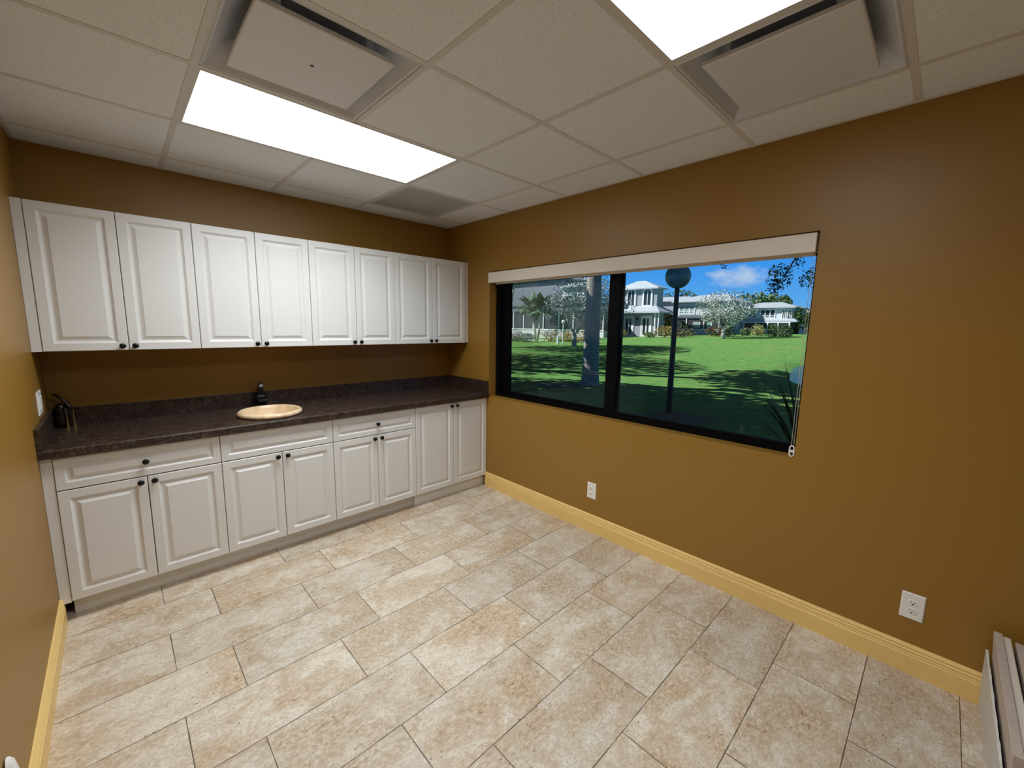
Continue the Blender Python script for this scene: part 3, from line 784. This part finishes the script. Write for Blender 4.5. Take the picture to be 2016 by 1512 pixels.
# palms, thin post lamp, bollard
bz = tz(31, 27.4)
palm((31, 27.6, bz), [([(0, 0, 0), (0, .35, 1.7), (0, .9, 3.75)], [.15, .11, .08]), ([(0, -.1, 0), (0, -.45, 1.6), (0, -.8, 3.6)], [.15, .11, .08])], 'twin-trunked palm with dark green heads before the screened porch', 'palm trees outside', scale=1.25)
palm((69.5, 15.0, tz(69.5, 15.0)), [([(0, 0, 0), (0, .1, 2.2), (0, .1, 3.5)], [.2, .16, .14])], 'distant palm rising beside the far right house', 'palm trees outside', seed=9, scale=1.3)
palm((36.5, 38.3, tz(36.5, 38.3)), [([(0, 0, 0), (0, -.5, 3.0), (0, -1.5, 7.4)], [.15, .13, .12])], 'slim leaning pale palm trunk at the left edge of the window', 'palm trees outside', seed=12, scale=1.0)
t = thing('path_lamp', (27, 20.6, tz(27, 20.6)), 'thin white path lamp with a small white globe', 'lamp post')
z = tz(27, 20.6); MB().tube([(27, 20.6, z - .05), (27, 20.6, z + 1.9)], [.05, .04], 8).build('post', M['house_trim'], t)
MB().sphere((27, 20.6, z + 2.0), .17, 14, 10).build('globe', M['house_trim'], t, smooth=True)
z = tz(26.5, 20.75); tag(MB().lathe((26.5, 20.75, z - .05), (0, 0, 1), [(.11, 0), (.11, .75), (.09, .82), (0, .84)], 12).build('bollard', M['house_trim']), 'short white bollard beside the thin white path lamp', 'bollard')

# bushes
S, G_, L_, GO, RD, MR, GR, SV = (M['leaf_dark'], M['leaf_green'], M['leaf_lime'], M['leaf_gold'], M['leaf_red'], M['leaf_maroon'], M['leaf_grey'], M['leaf_silver2'])
for k, (x, y, rx, ry, h, mats, lab) in enumerate([
    (28.5, 28.9, .9, 1.3, 1.25, [MR, MR, RD], 'maroon bush at the left edge of the window'),
    (28.0, 26.4, .8, 1.2, .85, [GR, G_, S], 'grey-green bush between the maroon bush and the twin palm'),
    (31.0, 25.6, .9, 1.45, 1.25, [GO, RD, L_], 'orange and green croton bush right of the twin palm'),
    (31.0, 22.9, .9, .9, 1.15, [GO, L_, RD], 'orange-green croton bush behind the big silver tree trunk'),
    (29.5, 19.9, .9, 1.3, 1.1, [RD, MR, GO], 'reddish bush just left of the thick palm trunk'),
    (41.2, 23.6, .7, .85, .95, [GO, L_, RD], 'golden green bush in front of the left white door'),
    (40.8, 19.5, .45, .6, .5, [SV, G_, L_], 'low pale plant beside the corner of the grey house'),
    (41.0, 17.9, .9, 1.25, 1.15, [GO, RD, L_], 'golden croton bush to the left of the black lamp post'),
    (41.0, 15.9, .9, 1.3, 1.2, [GO, L_, MR, S], 'dark bush with yellow tips to the right of the black lamp post'),
    (43.0, 13.0, .8, 1.1, 1.0, [MR, RD, G_], 'maroon bush behind the trunk of the lone silver tree'),
    (41.5, 11.45, .7, .6, 1.2, [S, G_, S], 'dark green bush right of the lone silver tree trunk'),
    (45.5, 11.2, .6, .45, .8, [G_, GR], 'green bush beside the pale blue door'),
    (44.5, 9.75, .7, .6, 1.05, [GO, L_, GR], 'yellow and silver bush under the white porch post'),
    (41.0, 7.5, .8, .62, 1.0, [G_, L_, S], 'green hedge bush in front of the far right porch'),
    (40.5, 6.45, .8, .55, .95, [G_, L_, S], 'green hedge bush at the right end of the porch hedge'),
    (55.0, 6.6, .9, 1.2, 1.0, [RD, G_, S], 'low brownish bush at the far right edge of the window'),
]):
    bush('bush', x, y, rx, ry, h, mats, lab, seed=20 + k)

# trees behind the houses
def far(name, x, y, h, rx, ry, rz, mats, lab, n=700, size=.3, seed=1):
    z = tz(x, y)
    tree(name, (x, y, z), [(br((0, 0, 0), (0, 0, h)), [.3, .2])], [((0, 0, h), (rx, ry, rz), n, 26)], size, mats, M['bark_dark'], lab, group='trees behind the houses', seed=seed)
far('background_tree', 80, 34.5, 6.2, 2.5, 3.6, 1.9, [M['brown_foliage'], S, G_], 'dark tree line above the roof next to the arched window house', seed=41)
far('background_tree', 75, 19.0, 4.9, 2.5, 3.4, 1.5, [M['brown_foliage'], M['brown_foliage'], G_], 'olive tree showing above the ridge of the white house at right', seed=42)
far('background_tree', 72, 16.0, 4.5, 2.5, 2.4, 1.5, [M['brown_foliage'], G_], 'olive tree above the right slope of the white house', seed=43)
far('background_tree', 50.0, 21.9, 1.7, .95, 1.0, 1.4, [S, S, G_, L_], 'dense green tree between the grey house and the black lamp post', n=900, size=.17, seed=44)
far('background_tree', 60, 9.8, 2.0, 1.2, 1.5, 1.3, [G_, L_, S], 'bright green tree right of the far right house', n=800, size=.17, seed=45)
far('background_tree', 62, 8.0, 2.0, 1.2, 1.2, 1.5, [GR, G_], 'pale green tree at the right edge of the window', n=700, size=.17, seed=46)
far('background_tree', 36.5, 24.2, 1.5, .8, .9, 1.4, [S, S, G_], 'dark green tree in front of the porch screens', n=600, size=.14, seed=47)

# ---- houses
def hip(m, x0, x1, y0, y1, z0, z1, ra, rb, th=.14):
    """hip roof with a ridge along y from ra to rb"""
    xm = (x0 + x1) / 2
    m.loops([[(x0, y0, z0 - th), (x1, y0, z0 - th), (x1, y1, z0 - th), (x0, y1, z0 - th)], [(x0, y0, z0), (x1, y0, z0), (x1, y1, z0), (x0, y1, z0)]])
    A, B = (xm, ra, z1), (xm, rb, z1)
    m.poly([(x0, y0, z0), (x0, y1, z0), B, A]); m.poly([(x1, y1, z0), (x1, y0, z0), A, B])
    m.poly([(x0, y0, z0), A, (x1, y0, z0)]); m.poly([(x0, y1, z0), (x1, y1, z0), B])
def skirt(m, x0, x1, y0, y1, z0, ix0, ix1, iy0, iy1, z1, th=.16):
    m.loops([[(x0, y0, z0 - th), (x1, y0, z0 - th), (x1, y1, z0 - th), (x0, y1, z0 - th)], [(x0, y0, z0), (x1, y0, z0), (x1, y1, z0), (x0, y1, z0)],
             [(ix0, iy0, z1), (ix1, iy0, z1), (ix1, iy1, z1), (ix0, iy1, z1)]])
def hwin(par, x, y0, y1, z0, z1, n, pane, w=.13, rail=None, name='window'):
    m = MB(); m.box(x - .07, x - .001, y0, y1, z0, z0 + w); m.box(x - .07, x - .001, y0, y1, z1 - w, z1)
    for k in range(n + 1):
        yc = y0 + w / 2 + (y1 - y0 - w) * k / n; m.box(x - .07, x - .001, yc - w / 2, yc + w / 2, z0 + w, z1 - w)
    if rail: m.box(x - .065, x - .001, y0 + w, y1 - w, rail - .04, rail + .04)
    f = m.build(name, M['house_trim'], par)
    box('pane', pane, (x - .03, x - .0015, y0 + w, y1 - w, z0 + w, z1 - w), f)
def arch(par, x, yc, hw, z0, zs, pane, w=.22):
    """arched window; zs is where the arch springs"""
    def lp(h, xx, zb): return [(xx, yc - h, zb)] + [(xx, yc - h * math.cos(math.pi * k / 12), zs + h * math.sin(math.pi * k / 12)) for k in range(13)] + [(xx, yc + h, zb)]
    m = MB(); m.loops([lp(hw, x - .001, z0), lp(hw, x - .12, z0), lp(hw - w, x - .12, z0 + w), lp(hw - w, x - .001, z0 + w), lp(hw, x - .001, z0)], False, False)
    m.box(x - .09, x - .01, yc - .04, yc + .04, z0 + w, zs + (hw - w) * .98)
    f = m.build('arched_window', M['house_trim'], par)
    m = MB(); m.loops([lp(hw - w, x - .002, z0 + w), lp(hw - w, x - .04, z0 + w)]); m.build('pane', pane, f)
def posts(par, x, ylist, z0, z1, w=.12):
    for y in ylist: MB().box(x - w / 2, x + w / 2, y - w / 2, y + w / 2, z0, z1).build('porch_post', M['house_trim'], par)
def room(par, x0, x1, y0, y1, z0, z1, kz, label_posts, roofz=None, ry=None):
    """screened porch on a facade: dark screen, white posts, beam and knee wall"""
    box('porch_screen', M['screen'], (x0 + .05, x1, y0 + .02, y1 - .02, kz, z1 - .1), par)
    m = MB(); m.box(x0, x1, y0, y1, z0, kz - .08); m.build('knee_wall', M['siding_white'], par)
    m = MB(); m.box(x0 - .06, x0 + .12, y0 - .02, y1 + .02, kz - .08, kz + .04); m.box(x0 - .02, x0 + .1, y0, y1, z1 - .12, z1); m.build('porch_rail', M['house_trim'], par)
    posts(par, x0, label_posts, kz + .04, z1 - .12)
    if roofz:
        m = MB(); m.loops([[(x0 - .15, y0 - .15, z1), (x1, y0 - .15, z1), (x1, y1 + .15, z1), (x0 - .15, y1 + .15, z1)], [(x1 - .6, y0 + .9, roofz), (x1, y0 + .9, roofz), (x1, y1 - .9, roofz), (x1 - .6, y1 - .9, roofz)]])
        m.build('porch_roof', M['roof_dark'], par)

# grey house with arched windows
t = thing('house', (45, 25, tz(45, 25)), 'grey two-storey house with arched windows and two white doors', 'house', 'houses across the lawn')
zb = tz(45, 24) - .3
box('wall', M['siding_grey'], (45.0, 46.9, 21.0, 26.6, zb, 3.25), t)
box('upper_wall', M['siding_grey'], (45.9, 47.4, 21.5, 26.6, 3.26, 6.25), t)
m = MB(); skirt(m, 43.9, 47.6, 20.1, 27.1, 3.40, 45.895, 47.405, 21.495, 26.605, 4.15); m.build('lower_roof', M['roof_pale'], t)
m = MB(); hip(m, 45.4, 47.9, 21.15, 27.1, 6.36, 7.35, 23.6, 24.7); m.build('roof', M['roof_pale'], t)
arch(t, 45.9, 22.75, .68, 4.05, 5.75, M['pane_dark']); arch(t, 45.9, 25.0, .68, 4.05, 5.75, M['pane_dark'])
for yc in (22.25, 24.65):
    m = MB(); x = 45.0; m.box(x - .08, x - .001, yc - .72, yc - .60, zb + .3, 2.95); m.box(x - .08, x - .001, yc + .60, yc + .72, zb + .3, 2.95); m.box(x - .08, x - .001, yc - .60, yc + .60, 2.83, 2.95)
    d = m.build('door', M['house_trim'], t)
    m = MB(); m.box(x - .05, x - .001, yc - .59, yc + .59, zb + .3, 2.82); m.build('door_leaf', M['house_trim'], d)
    m = MB(); m.box(x - .06, x - .048, yc + .08, yc + .42, zb + .55, 2.6); m.box(x - .06, x - .048, yc - .36, yc - .10, zb + .55, 2.6); m.build('pane', M['pane_dark'], d)
MB().lathe((44.9, 23.45, 2.35), (0, 0, 1), [(.05, 0), (.11, .08), (.13, .3), (.03, .4)], 8).build('lantern', M['lamp_black'], t)
m = MB(); m.box(44.3, 44.42, 20.3, 20.42, zb, 3.2); m.box(44.3, 44.42, 20.75, 20.87, zb, 3.2); m.build('corner_post', M['house_trim'], t)
box('porch_rail', M['house_trim'], (44.3, 44.42, 20.42, 20.75, 1.2, 1.3), t)

# house in the gap behind it
t = thing('house', (60, 28, tz(60, 28)), 'lavender-grey house with a white roof behind the grey house', 'house', 'houses across the lawn')
box('wall', M['siding_lav'], (60, 68, 24.5, 33, tz(60, 28) - .3, 5.6), t)
m = MB(); hip(m, 59.5, 68.5, 24.2, 33.4, 5.65, 6.5, 25.0, 32.6); m.build('roof', M['roof_pale'], t)

# white house behind the lamp post
t = thing('house', (52, 18, tz(52, 18)), 'white house with a wide green-glazed window and screened porch right of the lamp post', 'house', 'houses across the lawn')
zb = tz(52, 18) - .3
box('wall', M['siding_white'], (53.2, 60, 15.6, 22.2, zb, 4.95), t)
m = MB(); hip(m, 52.6, 60.6, 15.2, 22.9, 5.02, 6.0, 17.0, 20.9); m.build('roof', M['roof_pale'], t)
hwin(t, 53.2, 19.85, 22.0, 3.30, 4.62, 3, M['pane_green'], .13, 3.72)
hwin(t, 53.2, 17.6, 18.9, 3.45, 4.62, 2, M['pane_green'], .13)
room(t, 51.0, 53.19, 15.8, 21.9, zb, 2.85, 1.42, [21.8, 19.9, 17.7, 15.9], 3.25)
for y, w_ in ((20.8, .5), (18.6, .9), (17.0, .6)): hwin(t, 51.04, y - w_ / 2, y + w_ / 2, 1.6, 2.3, 1, M['pane_green'], .06, name='porch_window')

# white house with hip roof at right
t = thing('house', (58, 12, tz(58, 12)), 'white hip-roofed house with dark porch screens at the right', 'house', 'houses across the lawn')
zb = tz(58, 12) - .3
box('wall', M['siding_white'], (59.0, 66, 10.1, 16.6, zb, 4.30), t)
m = MB(); hip(m, 58.5, 66.5, 9.75, 17.0, 4.36, 5.15, 12.2, 14.6); m.build('roof', M['roof_pale'], t)
hwin(t, 59.0, 12.0, 13.8, 2.95, 4.08, 3, M['pane_dark'], .11, 3.25); hwin(t, 59.0, 14.15, 15.3, 2.95, 4.08, 2, M['pane_dark'], .11, 3.25)
arch(t, 59.0, 11.05, .24, 2.8, 3.85, M['pane_dark'], .09); arch(t, 59.0, 10.45, .24, 2.8, 3.85, M['pane_dark'], .09)
m = MB(); skirt(m, 57.9, 60, 9.4, 17.4, 2.62, 58.995, 60, 9.9, 16.9, 2.95); m.build('lower_roof', M['roof_pale'], t)
room(t, 57.4, 58.98, 9.9, 15.2, zb, 2.45, 1.52, [10.0, 11.2, 12.35, 13.7, 15.1])
m = MB(); m.box(57.9, 58.98, 15.3, 16.3, zb + .2, 2.45); m.build('door_recess', M['siding_grey'], t)
m = MB(); m.box(57.82, 57.899, 15.45, 16.15, zb + .3, 2.4); d = m.build('blue_door', M['door_blue'], t)
box('pane', M['pane_dark'], (57.80, 57.8195, 15.72, 15.84, zb + .6, 2.2), d)

# far white house at the right edge
t = thing('house', (75, 11, tz(75, 11)), 'low far white house at the right edge of the window', 'house', 'houses across the lawn')
zb = tz(75, 11) - .3
box('wall', M['siding_white'], (75, 82, 8, 13.6, zb, 4.2), t)
m = MB(); hip(m, 74.4, 82.6, 7.6, 14, 4.3, 5.0, 9, 12.8); m.build('roof', M['roof_pale'], t)
hwin(t, 75, 11.5, 12.8, 1.7, 2.6, 2, M['pane_dark'], .12)

# long house with screened porch at left
t = thing('house', (40, 34, tz(40, 34)), 'long grey house with a dark screened porch behind the twin palm', 'house', 'houses across the lawn')
zb = tz(40, 34) - .4
box('wall', M['siding_grey'], (42.2, 52, 27.8, 48, zb, 4.35), t)
box('upper_wall', M['siding_dark'], (44.0, 52, 35.0, 48, 4.36, 8.2), t)
m = MB(); skirt(m, 41.4, 52.6, 27.3, 48.6, 4.42, 43.995, 52.005, 34.995, 48.005, 5.3); m.build('lower_roof', M['roof_dark'], t)
m = MB(); hip(m, 43.4, 52.6, 34.4, 48.6, 8.3, 9.6, 37.5, 45.5); m.build('roof', M['roof_pale'], t)
box('upper_white_wall', M['siding_white'], (43.4, 43.99, 28.2, 34.5, 4.4, 6.8), t)
hwin(t, 43.4, 28.9, 30.6, 4.9, 6.4, 2, M['pane_green'], .14); hwin(t, 43.4, 31.6, 33.4, 4.9, 6.4, 2, M['pane_green'], .14)
m = MB(); hip(m, 42.9, 44.6, 27.9, 34.4, 6.9, 7.4, 29.4, 33); m.build('bay_roof', M['roof_pale'], t)
room(t, 40.0, 42.19, 25.0, 43.0, zb, 3.55, 1.05, [25.1, 27.3, 29.6, 32.0, 34.7, 36.6, 38.5, 40.5, 42.5], 4.0)

# ---- big shade trees outside the view, whose crowns shade the lawn
LF = [M['leaf_dark'], M['leaf_green']]
def big_tree(base, lean, h, r, n, label, seed):
    bx, by = base; lx_, ly_ = lean
    tr = [(br((0, 0, 0), (lx_ * .15, ly_ * .15, h * .35), (lx_ * .55, ly_ * .55, h * .8), (lx_, ly_, h * .97)), [.4, .33, .22, .10])]
    for k in range(5):
        a = k * 1.257; tr.append((br((lx_ * .55, ly_ * .55, h * .8), (lx_ * .8 + r[0] * .35 * math.cos(a), ly_ * .8 + r[1] * .35 * math.sin(a), h * .93), (lx_ + r[0] * .75 * math.cos(a), ly_ + r[1] * .75 * math.sin(a), h)), [.15, .1, .04]))
    return tree('shade_tree', (bx, by, tz(bx, by)), tr, [((lx_, ly_, h), r, n, 80)], .24, LF, M['bark_dark'], label, group='shade trees beside the building', seed=seed)
big_tree((1.6, 8.6), (-.1, -4.3), 4.55, (3.75, 6.3, .95), 11500, 'broad dark shade tree close to the building beyond the left end of the window', 31)
big_tree((7.5, 9.2), (1.7, -4.9), 6.7, (4.2, 4.2, 1.4), 7500, 'leaning dark shade tree over the near lawn', 32)
big_tree((8.3, 16.0), (0, 0), 6.7, (5.5, 5.5, 1.9), 4600, 'broad dark shade tree casting dapples on the middle lawn', 33)
big_tree((18.3, 20.6), (0, 0), 6.9, (5.2, 5.2, 1.7), 4400, 'broad dark shade tree farthest from the building', 34)
# tree at the right whose twigs hang into view
rng = random.Random(8)
tx, ty = 7.6, -5.2; z = tz(tx, ty)
t = thing('overhanging_tree', (tx, ty, z), 'tree whose dark twigs hang into the top right of the window', 'tree')
m = MB(); m.tube([(tx, ty, z - .05), (tx - .1, ty + .1, 1.6), (tx - .2, ty + .4, 3.4)], [.3, .24, .18], 10)
m.tube([(tx - .2, ty + .4, 3.2), (6.9, -3.3, 3.75), (6.2, -1.9, 3.4), (5.95, -1.6, 2.75), (5.8, -1.46, 2.35)], [.12, .07, .035, .014, .006], 7)
m.tube([(6.2, -1.9, 3.4), (5.6, -1.0, 3.2), (5.15, -.75, 2.62)], [.02, .012, .005], 6)
m.build('trunk', M['bark_dark'], t, smooth=True)
m = MB()
crown(m, [((5.78, -1.42, 2.40), (.2, .17, .20), 420, 22), ((6.15, -1.78, 2.38), (.2, .13, .16), 170, 12), ((5.9, -1.62, 2.68), (.12, .10, .14), 90, 8), ((5.75, -1.36, 2.2), (.14, .12, .08), 60, 7), ((5.1, -.74, 2.57), (.08, .04, .06), 24, 4)], .024, rng, 1)
crown(m, [((6.6, -3.2, 4.4), (1.6, 1.8, .6), 900, 30)], .05, rng, 1)
m.build('leaves', M['leaf_dark'], t)
# spiky plant low at the right edge
t = thing('yucca', (2.5, -2.62, tz(2.5, -2.62)), 'dark spiky-leaved plant just outside the right end of the window', 'plant')
m = MB(); b = Vector((2.5, -2.62, tz(2.5, -2.62) - .02)); m.tube([b, b + Vector((0, 0, .35))], [.07, .06], 8); m.build('stem', M['bark_dark'], t)
m = MB(); rng = random.Random(11)
for i in range(46):
    az = i * 2.4; el = rng.uniform(-.1, 1.35); L = rng.uniform(.75, 1.25); d = Vector((math.cos(az) * math.cos(el), math.sin(az) * math.cos(el), math.sin(el))); s = Vector((-math.sin(az), math.cos(az), 0)) * .018
    p = b + Vector((0, 0, .35)); q = p + d * L * .55; e2 = p + d * L + Vector((0, 0, -.10 * L))
    m.poly([p - s * .7, q - s, q + s, p + s * .7]); m.poly([q - s, e2, q + s])
m.build('leaves', M['leaf_dark'], t)

# ================================================================ light, sky, camera
sun = bpy.data.lights.new('sun', 'SUN'); sun.energy = 9.0; sun.angle = R(.6); sun.color = (1, .95, .86)
so = bpy.data.objects.new('sun', sun); COL.objects.link(so)
so.rotation_euler = Vector((.45, -.62, -.64)).to_track_quat('-Z', 'Y').to_euler()

wd = bpy.data.worlds.new('sky'); scn.world = wd; wd.use_nodes = True
nt = wd.node_tree; N_ = nt.nodes; bg = N_['Background']
tc = N_.new('ShaderNodeTexCoord'); sp = N_.new('ShaderNodeSeparateXYZ'); nt.links.new(tc.outputs['Generated'], sp.inputs[0])
cr = N_.new('ShaderNodeValToRGB'); nt.links.new(sp.outputs[2], cr.inputs[0]); e = cr.color_ramp.elements
e[0].position = 0.0; e[0].color = (.20, .60, 1.05, 1); e[1].position = .13; e[1].color = (.065, .42, 1.1, 1)
k = e.new(.34); k.color = (.06, .13, .25, 1); k = e.new(.8); k.color = (.05, .07, .10, 1)
def wm(op, a, b=None):
    n = N_.new('ShaderNodeVectorMath'); n.operation = op
    nt.links.new(a, n.inputs[0])
    if b is not None: n.inputs[1].default_value = b
    return n
v = wm('SUBTRACT', tc.outputs['Generated'], (.9444, .3110, .1065)); v = wm('MULTIPLY', v.outputs[0], (13, 13, 34)); ln = wm('LENGTH', v.outputs[0])
mp = N_.new('ShaderNodeMapping'); mp.inputs['Scale'].default_value = (30, 30, 55); nt.links.new(tc.outputs['Generated'], mp.inputs[0])
ns = N_.new('ShaderNodeTexNoise'); ns.inputs['Scale'].default_value = 1; ns.inputs['Detail'].default_value = 6; nt.links.new(mp.outputs[0], ns.inputs[0])
sb = N_.new('ShaderNodeMath'); sb.operation = 'SUBTRACT'; nt.links.new(ns.outputs[0], sb.inputs[0])
hf = N_.new('ShaderNodeMath'); hf.operation = 'MULTIPLY'; hf.inputs[1].default_value = .62; nt.links.new(ln.outputs['Value'], hf.inputs[0]); nt.links.new(hf.outputs[0], sb.inputs[1])
rc_ = N_.new('ShaderNodeValToRGB'); nt.links.new(sb.outputs[0], rc_.inputs[0]); rc_.color_ramp.elements[0].position = .0; rc_.color_ramp.elements[0].color = (0, 0, 0, 1); rc_.color_ramp.elements[1].position = .42; rc_.color_ramp.elements[1].color = (.75, .75, .75, 1)
mx = N_.new('ShaderNodeMix'); mx.data_type = 'RGBA'; nt.links.new(rc_.outputs[0], mx.inputs[0]); nt.links.new(cr.outputs[0], mx.inputs[6]); mx.inputs[7].default_value = (.80, .88, .98, 1)
nt.links.new(mx.outputs[2], bg.inputs[0]); bg.inputs[1].default_value = 1.0

cam = bpy.data.cameras.new('camera'); co = bpy.data.objects.new('camera', cam); COL.objects.link(co); scn.camera = co
cam.sensor_fit = 'HORIZONTAL'; cam.sensor_width = 36; cam.lens = 814.62 / 2016 * 36; cam.clip_start = .02; cam.clip_end = 600
Rm = [(0.72257744, -0.69111163, 0.01570214), (-0.08581368, -0.112213, -0.98997185), (0.68594304, 0.71398386, -0.14038942)]
mw = Matrix(((Rm[0][0], -Rm[1][0], -Rm[2][0], -2.45896), (Rm[0][1], -Rm[1][1], -Rm[2][1], -3.49913), (Rm[0][2], -Rm[1][2], -Rm[2][2], 1.51786), (0, 0, 0, 1)))
co.matrix_world = mw

vs = scn.view_settings; scn.display_settings.display_device = 'sRGB'
vs.view_transform = 'Standard'; vs.look = 'None'; vs.exposure = 0.0; vs.gamma = 1.0; vs.use_curve_mapping = False
cy = scn.cycles
cy.max_bounces = 10; cy.diffuse_bounces = 6; cy.glossy_bounces = 4; cy.transparent_max_bounces = 12
cy.use_denoising = True; cy.caustics_reflective = False; cy.caustics_refractive = False; cy.sample_clamp_indirect = 6
